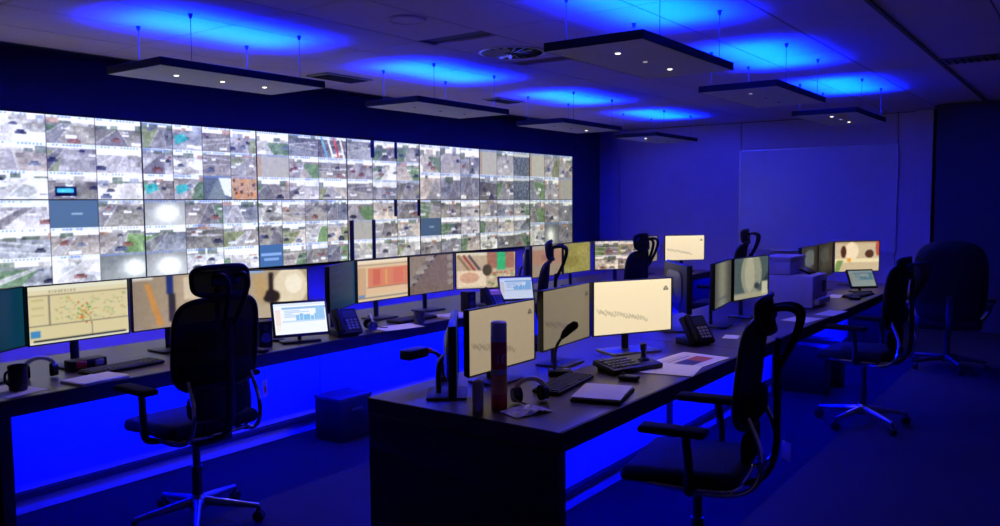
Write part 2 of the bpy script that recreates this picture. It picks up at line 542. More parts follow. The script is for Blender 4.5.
t = thing('ceiling_speaker', 'round pale flush ceiling speaker left of the swirl air diffuser', 'speaker', (4.10, 3.75, ZC))
bm = new(); lathe(bm, [(.0, -.006), (.105, -.006), (.115, -.012), (.13, -.008), (.132, 0), (0, 0)], 32); obj('bezel', bm, 'ceiling', t)
bm = new(); lathe(bm, [(0, -.011), (.10, -.009), (.10, -.006), (0, -.006)], 32); obj('grille', bm, 'ceiling', t)

# ------------------------------------------------------------------ whiteboard
t = thing('whiteboard', 'large white wall-mounted whiteboard with thin metal frame on the back wall', 'whiteboard', (XB, 3.405, 1.68))
obj('board', bx((-.010, 0, 0), (.014, 2.21, 1.48), 0), 'board', t)
for s in (-1, 1):
    obj('frame_rail', bx((-.013, s*1.113, 0), (.022, .018, 1.52), .003, 1), 'alu', t)
    obj('frame_rail', bx((-.013, 0, s*.749), (.022, 2.208, .018), .003, 1), 'alu', t)
obj('pen_tray', bx((-.055, 0, -.765), (.075, 1.2, .014), .004, 1), 'alu', t)

# ------------------------------------------------------------------ video wall
PW, PH = 1.2145, .6845
VX0, VY, VZM = 2.786, 6.811, 1.705
t = thing('video_wall_frame', 'dark steel mounting frame behind the bank of video wall panels', 'mount', (VX0+3*PW, YV, VZM))
for s in (-.62, -.02, .02, .62):
    obj('mount_rail', bx((0, -.035, s), (PW*8, .07, .04), .003, 1), 'rail', t)
for k in range(9):
    obj('mount_post', bx((-PW*4+.03+k*(PW*8-.06)/8, -.045, -.6), (.05, .05, 2.2), .003, 1), 'rail', t)
t = structure('trim_3', bx((VX0+3.5*PW, YV-.06, .5), (PW*8+1, .12, .99), .003, 1), 'wall')

ORD = ['first', 'second', 'third', 'fourth', 'fifth', 'sixth', 'seventh']
rng = np.random.default_rng(7)
def mixk(n, seed, extra=()):
    r = np.random.default_rng(seed); base = ['road', 'road', 'lot', 'green', 'road', 'snow', 'lot', 'road']
    L = [base[r.integers(len(base))] for _ in range(n)]
    for i, k in extra: L[i] = k
    return L
TOP = [(3, 3, ['snow', 'green', 'road', 'road', 'green', 'road', 'snow', 'bus', 'snow']),
       (4, 3, mixk(12, 1, ((1, 'teal'), (8, 'teal'), (9, 'teal'), (10, 'night'), (11, 'shop'), (5, 'snow')))),
       (3, 3, mixk(9, 2, ((0, 'snow'), (2, 'stripes'), (3, 'plain'), (8, 'green')))),
       (3, 3, mixk(9, 3, ((4, 'snow'),))),
       (3, 2, mixk(6, 4)), (3, 2, mixk(6, 5, ((2, 'dark'), (5, 'dark'), (0, 'plain')))), (3, 2, mixk(6, 6, ((0, 'plain'), (5, 'plain'), (1, 'green'))))]
BOT = [(3, 3, ['road', 'nosignal', 'road', 'lot', 'road', 'road', 'green', 'snow', 'glare']),
       (3, 3, ['glare', 'green', 'road', 'road', 'lot', 'green', 'glare', 'snow', 'snow']),
       (4, 3, mixk(12, 8, ((8, 'text'),))),
       (3, 3, mixk(9, 9, ((3, 'plain'),))),
       (3, 3, mixk(9, 10, ((3, 'nosignal'),))), (3, 3, mixk(9, 11)), (3, 2, mixk(6, 12, ((3, 'snow'), (4, 'glare'))))]
GAIN = [1.18, 1.10, 1.06, 1.02, 1.0, .96, .94]  # viewing-angle falloff along the wall, put into the picture colours
TINT = [(.98, 1, 1.04), (.98, 1, 1.04), (.99, 1, 1.02), (1, 1, .98), (1, .99, .95), (1, 1, .95), (1, 1, .93)]  # cool to yellowish shift with viewing angle, also put into the picture colours
EXTRA = {(0, 1): 'showing a slate-blue no-signal tile', (2, 1): 'blue text tile in its corner', (4, 1): 'showing a slate-blue tile at its left',
         (0, 0): 'with a blue bus picture', (1, 0): 'with teal pictures in twelve tiles'}
def video_panel(ci, ri):
    cx = VX0+PW*(ci+.5); cz = VZM+(PH/2 if ri == 0 else -PH/2)
    lab = '%s row video wall screen, ' % ('upper' if ri == 0 else 'lower')
    lab += ('beyond the left edge' if ci < 0 else ('rightmost' if ci == 6 else ORD[ci]+' from the left')) + ((', ' + EXTRA[(ci, ri)]) if (ci, ri) in EXTRA else '')
    t = thing('video_wall_screen', lab, 'display', (cx, VY, cz), 0, 'video wall screens')
    bm = new(); b = .0035
    box(bm, (0, .04, 0), (PW-.002, .076, PH-.002), .002, 1)
    obj('housing', bm, 'bezel', t)
    bm = new()
    for s in (-1, 1):
        box(bm, (s*(PW/2-.001-b/2), 0, 0), (b, .006, PH-.002)); box(bm, (0, 0, s*(PH/2-.001-b/2)), (PW-.002-2*b, .006, b))
    obj('bezel', bm, 'bezel', t)
    cols, rows, kinds = (TOP if ri == 0 else BOT)[max(ci, 0)]
    img = panel_picture(cols, rows, kinds, rng, GAIN[max(ci, 0)], TINT[max(ci, 0)], *((170, 96) if ci < 3 else (120, 68)))
    if ci == 3 and ri == 1:
        H, W = img.shape[:2]
        for (xa, xb, ya, yb) in ((.62, .66, 0, .3), (.96, 1, 0, .3), (.02, .08, .34, 1), (.31, .36, .34, 1)):
            img[int(H*ya):int(H*yb), int(W*xa):int(W*xb)] = .02
    if ci == 3 and ri == 0:
        H, W = img.shape[:2]
        for (xa, xb) in ((.31, .36), (.64, .68)): img[:int(H*.3), int(W*xa):int(W*xb)] = .02
    picture_mesh('screen', img, PW-.009, PH-.009, t, screen_mat(WALL_GAIN), (0, .0005, 0))
for ri in (0, 1):
    for ci in range(-1, 7): video_panel(ci, ri)

# ------------------------------------------------------------------ lighting rafts
RZ = 2.52
def raft(x, y, leds, label):
    t = thing('lighting_raft', label, 'light', (x, y, RZ), 0, 'suspended lighting rafts')
    L, D = 1.34, .63
    bm = new(); box(bm, (0, 0, .004), (L-.02, D-.02, .008), .002, 1)
    obj('underside', bm, 'raft', t)
    bm = new()
    for s in (-1, 1):
        box(bm, (0, s*(D/2-.005), .026), (L, .01, .05), .002, 1); box(bm, (s*(L/2-.005), 0, .026), (.01, D-.02, .05), .002, 1)
    obj('rim', bm, 'raftedge', t)
    obj('uplight', bx((0, 0, .030), (L-.12, D-.12, .012), .003, 1), 'uplight', t, label='glowing blue uplight panel')
    la = bpy.data.lights.new('uplight_beam', 'AREA'); la.shape = 'RECTANGLE'; la.size = L-.12; la.size_y = D-.12
    la.energy = UPLIGHT_W; la.color = UPLIGHT_COL; la.spread = math.radians(108)
    lo = bpy.data.objects.new('uplight_beam', la); COL.objects.link(lo); lo.parent = t
    lo.location = (0, 0, .04); lo.rotation_euler = (PI, 0, 0)
    for k, st in enumerate(leds):
        bm = new(); lathe(bm, [(0, -.004), (.012, -.004), (.017, 0), (.017, .003), (0, .003)], 16)
        o = obj('downlight', bm, {2: 'led_on', 1: 'led_dim', 0: 'led_off'}[st], t, ((-.36, 0, .36)[k], 0, 0))
        if st == 2:
            ld = bpy.data.lights.new('downlight_beam', 'SPOT'); ld.energy = DOWN_W; ld.color = (1, .80, .80)
            ld.spot_size = math.radians(140); ld.spot_blend = 1.0; ld.shadow_soft_size = .03
            lo = bpy.data.objects.new('downlight_beam', ld); COL.objects.link(lo); lo.parent = t
            lo.location = ((-.36, 0, .36)[k], 0, -.015)
    hgt = ZC-RZ
    for sx in (-1, 1):
        for sy in (-1, 1):
            bm = new(); tube(bm, [(0, 0, .05), (0, 0, hgt-.012)], .0022, 6)
            w = obj('wire', bm, 'wire', t, (sx*.44, sy*(D/2-.012), 0))
            bm = new(); lathe(bm, [(.0, -.03), (.008, -.03), (.014, -.008), (.016, 0), (0, 0)], 12); obj('ceiling_cup', bm, 'darkgrey', w, (0, 0, hgt))
    return t
raft(3.58, 5.03, (2, 2, 2), 'leftmost suspended raft by the video wall, three lit downlights, blue glow above')
raft(5.95, 5.03, (0, 0, 0), 'suspended raft second along the video wall, downlights off, pale underside')
raft(8.30, 5.03, (0, 0, 2), 'suspended raft third along the video wall, one lit downlight at its end')
raft(10.62, 5.03, (2, 0, 0), 'farthest suspended raft in front of the video wall corner, edge-on')
raft(4.70, 2.31, (2, 1, 2), 'nearest dark suspended raft over the second desk, three downlights, largest in view')
raft(6.96, 2.31, (1, 0, 0), 'middle dark suspended raft over the second desk, one faint downlight')
raft(9.28, 2.27, (2, 1, 2), 'farthest suspended raft over the second desk, in front of the whiteboard')

# ------------------------------------------------------------------ console desks
DZ, DT = .74, .078
def console(label, x0, x1, y0, y1, yp, stations, name='console_desk'):
    """worktop on end panels, modesty panels at yp, blue strip light under the top"""
    t = thing(name, label, 'desk', (x0, y0, 0))
    L, D = x1-x0, y1-y0
    n = len(stations)+1; xs = [0]+[s-x0 for s in stations]+[L]
    for a, b in zip(xs, xs[1:]):
        obj('worktop', bx(((a+b)/2, D/2, DZ-DT/2+.0), (b-a-.003, D, DT), .004, 1), 'wood', t)
        obj('edge_band', bx(((a+b)/2, -.004, DZ-DT/2-.003), (b-a-.003, .012, DT+.004), .003, 1), 'edge', t)
    for x in (.03, L-.03):
        obj('end_panel', bx((x, D/2, (DZ-DT)/2), (.06, D-.01, DZ-DT), .004, 1), 'edge', t)
    for k, (a, b) in enumerate(zip(xs, xs[1:])):
        a2 = max(a, .06); b2 = min(b, L-.06); h = (b2-a2)/2
        for q in (0, 1):
            obj('modesty_panel', bx((a2+h*(q+.5), yp-y0+.011, .12+(DZ-DT-.12)/2), (h-.006, .02, DZ-DT-.125), .002, 1), 'panel', t)
        if k:
            obj('support_frame', bx((a, D/2+.25, (DZ-DT)/2), (.05, D-.56, DZ-DT), .003, 1), 'rail', t)
    obj('kick_rail', bx((L/2, yp-y0-.004, .10), (L-.13, .03, .035), .004, 1), 'rail', t)
    obj('plinth', bx((L/2, yp-y0+.012, .04), (L-.13, .02, .08), .002, 1), 'panel', t)
    for a, b in zip(xs, xs[1:]):
        a2 = max(a, .06)+.05; b2 = min(b, L-.06)-.05
        obj('led_strip', bx(((a2+b2)/2, .20, DZ-DT-.007), (b2-a2, .018, .012), .002, 1), 'strip', t, label='glowing blue strip light under the worktop')
        obj('led_strip', bx(((a2+b2)/2, D-.10, DZ-DT-.007), (b2-a2, .018, .012), .002, 1), 'strip', t, label='glowing blue strip light under the rear of the worktop')
    return t
DA = (1.66, 10.55, 4.13, 5.17); DB = (2.715, 9.8, 1.70, 2.77)
console('long control desk in front of the video wall, blue glow under its worktop', *DA, 4.62, (4.05, 6.35, 8.55))
console('long control desk nearest the viewer with dark end panel and blue glow beneath', *DB, 2.25, (4.95, 7.1))

# ------------------------------------------------------------------ monitor pictures
def p_map(w=120, h=68):
    p = Pic(w, h, (.90, .84, .66)); r = np.random.default_rng(3)
    p.rect(0, 0, 1, .07, (.95, .93, .85)); p.rect(0, .07, 1, .15, (.93, .88, .74))
    for k in range(9): p.rect(.2+k*.03, .09, .215+k*.03, .13, (.55, .50, .42), .6)
    p.rect(0, .16, 1, .175, (.52, .45, .36)); p.rect(.195, .17, .205, .68, (.55, .5, .42))
    p.rect(0, .67, 1, .685, (.45, .40, .33)); p.rect(.61, .70, .615, 1, (.5, .47, .4))
    for _ in range(120):
        x, y = r.uniform(.25, .97), r.uniform(.2, .66); c = [(.80, .76, .52), (.74, .78, .50), (.86, .70, .48), (.70, .72, .55)][r.integers(4)]
        p.rect(x, y, x+r.uniform(.01, .04), y+r.uniform(.01, .04), c, .8)
    for _ in range(46):
        x, y = r.normal(.52, .06), r.normal(.5, .08); p.rect(x, y, x+.014, y+.025, [(.86, .36, .12), (.40, .66, .24), (.92, .62, .1)][r.integers(3)])
    for k in range(3): p.rect(.03, .22+k*.13, .15, .26+k*.13, (.80, .75, .52), .7)
    p.rect(.02, .77, .11, .88, (.28, .56, .80)); p.rect(.04, .93, .97, .955, (.10, .11, .12)); p.rect(0, .955, 1, 1, (.92, .90, .82))
    return p.out()
def p_desktop(w=120, h=68, base=(.965, .885, .725)):
    p = Pic(w, h, base); p.a *= (1.0-.06*p.Y[..., None])
    c = np.array(base)*.55
    # small three-part mark near the top right corner
    for (dx, dy) in ((0, 0), (-.018, .045), (.018, .045)):
        p.poly([(.925+dx, .13+dy), (.945+dx, .18+dy), (.905+dx, .18+dy)], (.16, .16, .20))
    # row of slanting chevrons across the lower left
    r = np.random.default_rng(2)
    for k in range(17):
        x = .04+k*.037; y = .52+k*.011+r.uniform(-.02, .02)
        p.line(x, y, x+.04, y+.08, .0055, c, .6); p.line(x+.04, y+.08, x+.055, y+.03, .0055, c, .35)
    return p.out()
def p_table(w=104, h=60):
    p = Pic(w, h, (.86, .76, .60)); p.rect(0, 0, 1, .09, (.93, .86, .74)); p.rect(0, .12, 1, .14, (.62, .52, .42))
    p.rect(0, .18, .16, .85, (.80, .66, .50)); p.rect(.20, .2, 1, .66, (.86, .56, .40))
    for k in range(9): p.rect(.20, .24+k*.05, 1, .25+k*.05, (.82, .45, .32))
    p.rect(.30, .25, .44, .62, (.82, .42, .30)); p.rect(.54, .25, .58, .62, (.86, .66, .36)); p.rect(.70, .25, .9, .62, (.84, .46, .34))
    p.rect(.18, .67, 1, .69, (.55, .45, .36)); p.rect(.18, .70, 1, .82, (.88, .74, .58)); p.rect(0, .90, 1, .94, (.55, .50, .46)); p.rect(.02, .84, .14, .9, (.45, .55, .72))
    return p.out()
def p_street(w=96, h=56):
    p = Pic(w, h, (.47, .40, .35)); r = np.random.default_rng(5)
    p.poly([(0, 0), (.62, 0), (.10, .72), (0, .8)], (.56, .50, .42)); p.line(.60, 0, .08, .74, .015, (.10, .09, .10))
    for k in range(6):
        x = .46-k*.075; y = .10+k*.11; p.ell(x, y, .10, .055, [(.66, .62, .56), (.45, .42, .38), (.58, .55, .5)][k % 3])
    for k in range(4): p.ell(.92, .1+k*.22, .07, .08, (.58, .54, .48)); 
    p.noise(r, .02, 3); return p.out()
def p_colour(w=112, h=64):
    p = Pic(w, h, (.72, .64, .52)); r = np.random.default_rng(8)
    p.rect(0, 0, 1, .1, (.84, .80, .70)); p.rect(.52, 0, .98, .45, (.62, .42, .33))
    for k in range(3): p.line(.04+k*.09, .1, .22+k*.09, .5, .02, [(.52, .40, .26), (.60, .22, .16), (.30, .26, .2)][k])
    p.rect(.69, 0, .83, .5, (.22, .68, .42)); p.rect(.02, .5, .5, .95, (.88, .80, .68)); p.ell(.22, .7, .16, .15, (.80, .62, .5)); p.ell(.52, .5, .08, .16, (.30, .26, .18))
    for _ in range(40):
        x, y = r.uniform(.5, .98), r.uniform(.5, .95); p.rect(x, y, x+.05, y+.05, [(.36, .50, .24), (.82, .76, .6), (.7, .35, .25), (.88, .86, .8)][r.integers(4)], .8)
    p.noise(r, .03, 2); return blur(blur(p.out()))
def p_room(w=96, h=56, v=0):
    p = Pic(w, h, (.70, .62, .50)); r = np.random.default_rng(20+v)
    if v == 0:
        p.a *= (.82+.3*p.X[..., None]); p.poly([(.14, .12), (.20, .12), (.36, .95), (.28, .95)], (.80, .56, .26)); p.rect(.40, 0, .48, .35, (.14, .2, .42)); p.rect(.42, .35, .5, .9, (.20, .18, .16)); p.rect(0, 0, .24, .05, (.85, .84, .8)); p.rect(.6, .05, 1, .5, (.84, .78, .66))
    elif v == 1:
        p.ell(.80, .36, .20, .40, (.90, .84, .72)); p.ell(.84, .3, .10, .2, (.97, .93, .84)); p.rect(.55, .05, .60, .6, (.18, .13, .11)); p.ell(.58, .55, .10, .14, (.16, .12, .1)); p.ell(.08, .35, .07, .28, (.85, .52, .14)); p.rect(0, .72, 1, 1, (.72, .66, .56)); p.ell(.46, .3, .07, .3, (.74, .62, .44)); p.rect(.3, 0, .5, .06, (.55, .68, .88))
    elif v == 2:
        p.a[:] = (.66, .50, .38); p.rect(0, 0, 1, .14, (.66, .62, .55)); p.rect(0, .62, 1, 1, (.60, .53, .42)); p.rect(.3, .3, .5, .5, (.62, .42, .3))
    elif v == 3:
        p.a[:] = (.58, .55, .25); p.ell(.3, .6, .25, .2, (.54, .50, .2)); p.ell(.7, .3, .2, .18, (.63, .59, .3)); p.noise(r, .035, 3)
    elif v == 4:
        p.a[:] = (.55, .50, .44); p.rect(.55, 0, 1, 1, (.60, .55, .48))
    elif v == 5:
        p.a[:] = (.50, .50, .42); p.a *= (.55+.5*np.exp(-((p.X-.45)/.3)**2))[..., None]; p.rect(0, .8, 1, .84, (.3, .32, .3))
    elif v == 6:
        p.a[:] = (.30, .36, .36); p.ell(.5, .4, .3, .55, (.62, .62, .52), .9); p.ell(.45, .4, .14, .45, (.70, .69, .58), .9); p.poly([(.75, .7), (1, .4), (1, .9)], (.18, .22, .25)); p.rect(0, .86, 1, 1, (.66, .64, .52)); p.rect(.80, .62, .98, .95, (.78, .76, .64)); p.ell(.66, .72, .08, .08, (.22, .24, .26))
    elif v == 7:
        p.a[:] = (.20, .20, .22); p.ell(.5, .35, .35, .25, (.42, .45, .44), .9); p.ell(.4, .75, .2, .16, (.36, .36, .33), .9); p.rect(.75, 0, 1, 1, (.14, .13, .12))
    elif v == 8:
        p.a[:] = (.78, .70, .56); p.rect(0, 0, 1, .06, (.62, .5, .35)); p.ell(.38, .32, .15, .30, (.93, .84, .70)); p.ell(.20, .34, .06, .2, (.30, .16, .1)); p.ell(.78, .42, .1, .14, (.32, .2, .14)); p.rect(0, .58, 1, .70, (.90, .84, .66)); p.poly([(.06, .62), (.2, .62), (.1, 1), (0, 1)], (.45, .55, .3)); p.rect(.28, .55, .36, .68, (.9, .6, .2)); p.ell(.97, .2, .05, .3, (.7, .3, .24))
    p.noise(r, .015, 2)
    return blur(blur(p.out()))
def p_quad(w=96, h=56):
    r = np.random.default_rng(31); a = np.zeros((h, w, 3))
    for i, k in enumerate(('lot', 'road', 'snow', 'road')):
        a[(i//2)*h//2:(i//2+1)*h//2, (i % 2)*w//2:(i % 2+1)*w//2] = feed(w//2, h//2, r, k)*np.array((.98, .90, .80))
    return a
def p_teal(w=64, h=40):
    p = Pic(w, h, (.03, .20, .26)); p.a *= (.6+.6*p.X[..., None]); 
    for k in range(4): p.rect(.06, .15+k*.2, .5, .18+k*.2, (.06, .34, .42), .7)
    return p.out()
def p_form(w=96, h=60, seed=1):
    p = Pic(w, h, (.93, .95, .98)); r = np.random.default_rng(seed)
    p.rect(0, 0, 1, .09, (.86, .90, .96)); p.rect(.16, .14, 1, .20, (.55, .72, .88)); p.rect(.03, .2, .12, .7, (.90, .72, .74), .5); p.rect(.03, .28, .12, .9, (.94, .88, .80), .5)
    for k in range(5): p.rect(.20, .24+k*.05, r.uniform(.3, .7), .26+k*.05, (.72, .82, .92))
    for k in range(8): p.rect(.42+k*.07, .46-r.uniform(.02, .12), .48+k*.07, .58, (.52, .74, .90))
    p.rect(.80, .16, .97, .56, (.58, .76, .90)); p.rect(.16, .57, .97, .62, (.75, .85, .94)); return p.out()

# ------------------------------------------------------------------ monitors
MW, MH = .563, .317
def monitor(label, x, y, z, yaw, img, strength, group='operator monitors', base='darkgrey'):
    t = thing('monitor', label, 'monitor', (x, y, DZ), math.radians(yaw), group)
    zc = z-DZ
    bm = new(); b = .007
    for s in (-1, 1):
        box(bm, (s*(MW/2+b/2), .008, zc), (b, .020, MH+2*b), .0015, 1)
        box(bm, (0, .008, zc+s*(MH/2+b/2)), (MW, .020, b), .0015, 1)
    obj('bezel', bm, 'bezel', t)
    bm = new()
    vsb = box(bm, (0, .022, zc), (MW+.01, .028, MH+.01), .006, 2)
    obj('housing', bm, 'satin', t)
    bm = new(); pad_shape(bm, lambda xx, zz: .045, .19, .115, 4, .03, 4, 32)
    for v in bm.verts: v.co.z += zc
    obj('back_shell', bm, 'greymetal', t)
    top = zc-.02
    bm = new(); tube(bm, smooth_path([(0, .060, top), (0, .085, top-.03), (0, .092, max(.05, top*.5)), (0, .09, .012)], 4), [.026]*13, 10, True, .5)
    obj('stand_neck', bm, 'satin', t)
    obj('stand_base', bx((0, .05, .0072), (.24, .19, .012) if base == 'darkgrey' else (.34, .22, .014), .005, 2), base, t)
    picture_mesh('screen', blur(img), MW, MH, t, screen_mat(strength), (0, .0035, zc))
    return t
AZ = 1.056
monitor('dark teal monitor at the far left edge, angled inwards on the front desk', 1.80, 4.56, AZ, 30, p_teal(), .9)
monitor('cream monitor showing a map with orange and green dots, left end of front desk', 2.33, 4.66, AZ, 0, p_map()*np.array((.95, .96, .93)), 1.0)
monitor('monitor showing a beige room and a yellow pole, behind the nearest left chair', 2.925, 4.66, AZ, 0, p_room(v=0), 1.0)
monitor('angled monitor with pale round shapes, above the lit touch panel on the front desk', 3.47, 4.49, AZ, -32, p_room(v=1), 1.0)
monitor('dark teal angled monitor left of the orange table monitor', 4.14, 4.45, AZ, 28, p_teal(), .9)
monitor('monitor showing a cream and orange table of entries', 4.695, 4.58, AZ, 0, p_table(), 1.0)
monitor('monitor showing a brown street with a kerb and parked cars', 5.285, 4.58, AZ, 0, p_street(), 1.0)
monitor('angled monitor showing a colourful street with a green block', 5.835, 4.42, AZ, -32, p_colour(), 1.05)
monitor('monitor seen edge-on between the colourful street monitor and the brown one', 6.56, 4.45, AZ, 35, p_teal(), .7)
monitor('brown picture monitor behind a chair headrest, left of the olive one', 7.14, 4.61, AZ, 0, p_room(v=2), 1.0)
monitor('monitor with an olive green picture on the front desk', 7.745, 4.61, AZ, 0, p_room(v=3), 1.0)
monitor('angled monitor with four pale street pictures, right of the olive one', 8.33, 4.42, AZ, -38, p_quad(), 1.0)
monitor('dull beige monitor partly behind the far cream monitor of the front desk', 9.50, 4.62, AZ, 0, p_room(v=4), .8)
monitor('farthest cream monitor at the right end of the front desk', 10.08, 4.37, AZ, -38, p_desktop(), 1.1)
G2 = 'operator monitors'
monitor('monitor seen edge-on at the left end of the near desk, grey rounded back', 3.00, 2.45, .945, 38, p_teal(), .25)
monitor('dull cream monitor behind the red spray can on the near desk', 3.345, 2.425, .977, 0, p_desktop(base=(.67, .60, .49)), 1.0)  # base colour darkened to hold the screen's off-angle dimming
monitor('dim taupe monitor behind the gooseneck microphone on the near desk', 3.91, 2.39, 1.022, 4, p_desktop(base=(.50, .455, .37)), 1.0)  # off-angle dimming put into the base colour here too, stronger
monitor('brightest cream monitor in the middle of the near desk, small dark mark', 4.46, 2.26, 1.022, -28, p_desktop(), 1.1, base='alu')
monitor('monitor turned away showing its dark back, right of the brightest cream monitor', 5.43, 2.39, AZ, 40, p_teal(), .5)
monitor('narrow grey streaked monitor left of the misty picture monitor', 5.775, 2.20, AZ, 9, p_room(v=5), .9)
monitor('monitor with a pale misty picture beside the printer', 6.35, 2.19, AZ, -8, p_room(v=6), .9)
monitor('dim monitor with a grey picture just behind the printer', 8.10, 2.23, AZ, 0, p_room(v=7), .8)
monitor('nearly dark monitor between the printer and the bright room picture', 8.695, 2.24, AZ, 0, p_room(v=7)*.6, .8)
monitor('angled monitor with a bright beige room picture at the far end of near desk', 9.37, 2.09, AZ, -38, p_room(v=8), 1.1)

# ------------------------------------------------------------------ chairs
def task_chair(label, loc, rz, scale_back=1.0):
    t = thing('task_chair', label, 'chair', loc, rz, 'mesh task chairs with headrests')
    bm = new(); lathe(bm, [(0, .075), (.045, .075), (.05, .10), (.04, .135), (.03, .15), (0, .15)], 20); obj('hub', bm, 'greymetal', t)
    leg0 = cas0 = None
    for k in range(5):
        a = 2*PI*k/5+.35
        if leg0 is None:
            bm = new(); tube(bm, [(.03, 0, .115), (.16, 0, .10), (.315, 0, .082)], [.024, .020, .013], 10)
            leg0 = obj('leg', bm, 'greymetal', t, (0, 0, 0), (0, 0, a))
            bm = new()
            for s in (-1, 1):
                b2 = new(); lathe(b2, [(0, -.009), (.024, -.009), (.03, -.004), (.03, .004), (.024, .009), (0, .009)], 18)
                M = Matrix.Translation((.315, s*.014, .03)) @ Matrix.Rotation(PI/2, 4, 'X'); b2.transform(M)
                me = bpy.data.meshes.new('tmp'); b2.to_mesh(me); b2.free(); bm.from_mesh(me); bpy.data.meshes.remove(me)
            box(bm, (.315, 0, .06), (.022, .012, .04), .003, 1)
            cas0 = obj('caster', bm, 'black', t, (0, 0, 0), (0, 0, a))
        else:
            again(leg0, t, None, (0, 0, a)); again(cas0, t, None, (0, 0, a))
    bm = new(); lathe(bm, [(.028, .13), (.028, .30), (.02, .30), (.02, .455), (0, .455)], 18); obj('gas_column', bm, 'satin', t)
    obj('mechanism', bx((0, -.03, .475), (.20, .30, .055), .012, 2), 'black', t)
    bm = new(); v_ = box(bm, (0, .03, .515), (.50, .48, .07), .032, 4)
    for v in bm.verts: v.co.z += .025
    for v in bm.verts:
        y = v.co.y
        if y > .10: v.co.z -= ((y-.10)/.18)**2*.035
        v.co.z += .012*abs(v.co.x/.25)**2
    obj('seat', bm, 'fabric', t)
    bm = new(); loop_tube(bm, [(sell(2*PI*k/40, .235, .225, 4)[0], .02+sell(2*PI*k/40, .235, .225, 4)[1], .503) for k in range(40)], .011, 8)
    obj('seat_rim', bm, 'chrome', t)
    def back_y(x, z): return -.225-.10*(z-.66)+.9*x*x
    zc, A, B = .968, .232, .225
    bm = new(); loop_tube(bm, [(x, back_y(x, zc+z), zc+z) for x, z in (sell(2*PI*k/56, A, B, 4.5) for k in range(56))], .0145, 8); obj('back_frame', bm, 'black', t)
    bm = new(); pad_shape(bm, lambda x, z: back_y(x, zc+z), A-.006, B-.006, 4.5, .004, 8, 48)
    for v in bm.verts: v.co.z += zc
    obj('back_mesh', bm, 'mesh', t)
    bm = new(); pad_shape(bm, lambda x, z: -.262+.8*x*x, .20, .055, 5, .03, 4, 32)
    for v in bm.verts: v.co.z += .83
    obj('lumbar_pad', bm, 'fabric', t)
    bm = new(); pad_shape(bm, lambda x, z: -.235+.8*x*x, .175, .075, 4, .025, 4, 32)
    for v in bm.verts: v.co.z += .665
    obj('lower_back_pad', bm, 'fabric', t)
    bm = new(); tube(bm, smooth_path([(0, -.12, .47), (0, -.25, .50), (0, -.315, .62), (0, -.32, .85), (0, -.318, 1.02), (0, -.325, 1.10)], 5), .024, 10, True, .6); obj('spine', bm, 'black', t)
    for s in (-1, 1):
        bm = new(); tube(bm, smooth_path([(s*.20, .10, .487), (s*.20, -.14, .48), (s*.195, -.265, .53), (s*.185, -.29, .66), (s*.175, -.235, .80)], 6), .011, 8)
        obj('side_bar', bm, 'chrome', t)
        bm = new(); tube(bm, smooth_path([(s*.20, -.03, .487), (s*.285, -.03, .51), (s*.30, -.035, .60), (s*.295, -.02, .735)], 5), .018, 8)
        arm = obj('armrest', bm, 'black', t)
        bm = new(); box(bm, (s*.295, .03, .75), (.09, .27, .032), .014, 3); obj('arm_pad', bm, 'fabric', arm)
        # bowed arms carrying the headrest
        bm = new(); tube(bm, smooth_path([(s*.025, -.322, 1.06), (s*.045, -.385, 1.19), (s*.055, -.405, 1.285), (s*.06, -.365, 1.315), (s*.06, -.295, 1.305)], 6), .013, 8)
        obj('headrest_arm', bm, 'black', t)
    def hy(x, z): return -.295+.12*z+1.3*x*x
    zc2 = 1.283
    bm = new(); loop_tube(bm, [(x, hy(x, z), zc2+z) for x, z in (sell(2*PI*k/44, .158, .07, 4) for k in range(44))], .0125, 8)
    hr = obj('headrest', bm, 'black', t)
    bm = new(); pad_shape(bm, lambda x, z: hy(x, z), .152, .064, 4, .012, 5, 36)
    for v in bm.verts: v.co.z += zc2
    obj('headrest_pad', bm, 'mesh', hr)
    bm = new(); box(bm, (0, -.298, zc2), (.15, .012, .05), .004, 1); obj('headrest_bracket', bm, 'black', hr)
    return t
def tag_on(chair, loc, rz):
    bm = new(); box(bm, (0, 0, -.05), (.055, .002, .085), .0008, 1)
    o = obj('swing_tag', bm, 'label', chair, loc, (0, 0, rz), label='pale hanging card tag')
    bm = new(); tube(bm, [(0, 0, -.008), (0, 0, .05)], .0012, 5); obj('tag_string', bm, 'wire', o)
    bm = new(); box(bm, (0, -.0018, -.055), (.022, .001, .035)); obj('tag_print', bm, 'red', o)

chair = task_chair('nearest black mesh chair at the left, headrest in front of the video wall', (2.44, 3.75, 0), -.02)
def more_chair(label, loc, rz, tagged=None, drop=0.0):
    c = copy_tree(chair); c['label'] = label; c.location = loc; c.rotation_euler = (0, 0, rz)
    for ch in c.children:
        if ch.name.split('.')[0] in ('headrest', 'headrest_arm'): ch.location.z -= drop
    if tagged: tag_on(c, *tagged)
    return c
more_chair('black mesh chair in the right foreground, side-on at the near desk', (3.27, 1.35, 0), .16, ((.225, -.33, .62), .9), .085)
more_chair('black mesh chair with shiny base beyond the foreground one, at the near desk', (6.42, 1.37, 0), -.10, None, .11)
more_chair('black mesh chair whose headrest covers the brown monitor of the front desk', (5.26, 3.70, 0), .5)
more_chair('black mesh chair whose headrest covers the four-picture monitor', (6.96, 3.72, 0), .05)
more_chair('farthest mesh chair, headrest showing against the whiteboard corner', (8.60, 3.32, 0), .12)
tag_on(chair, (.205, -.315, .76), .5)

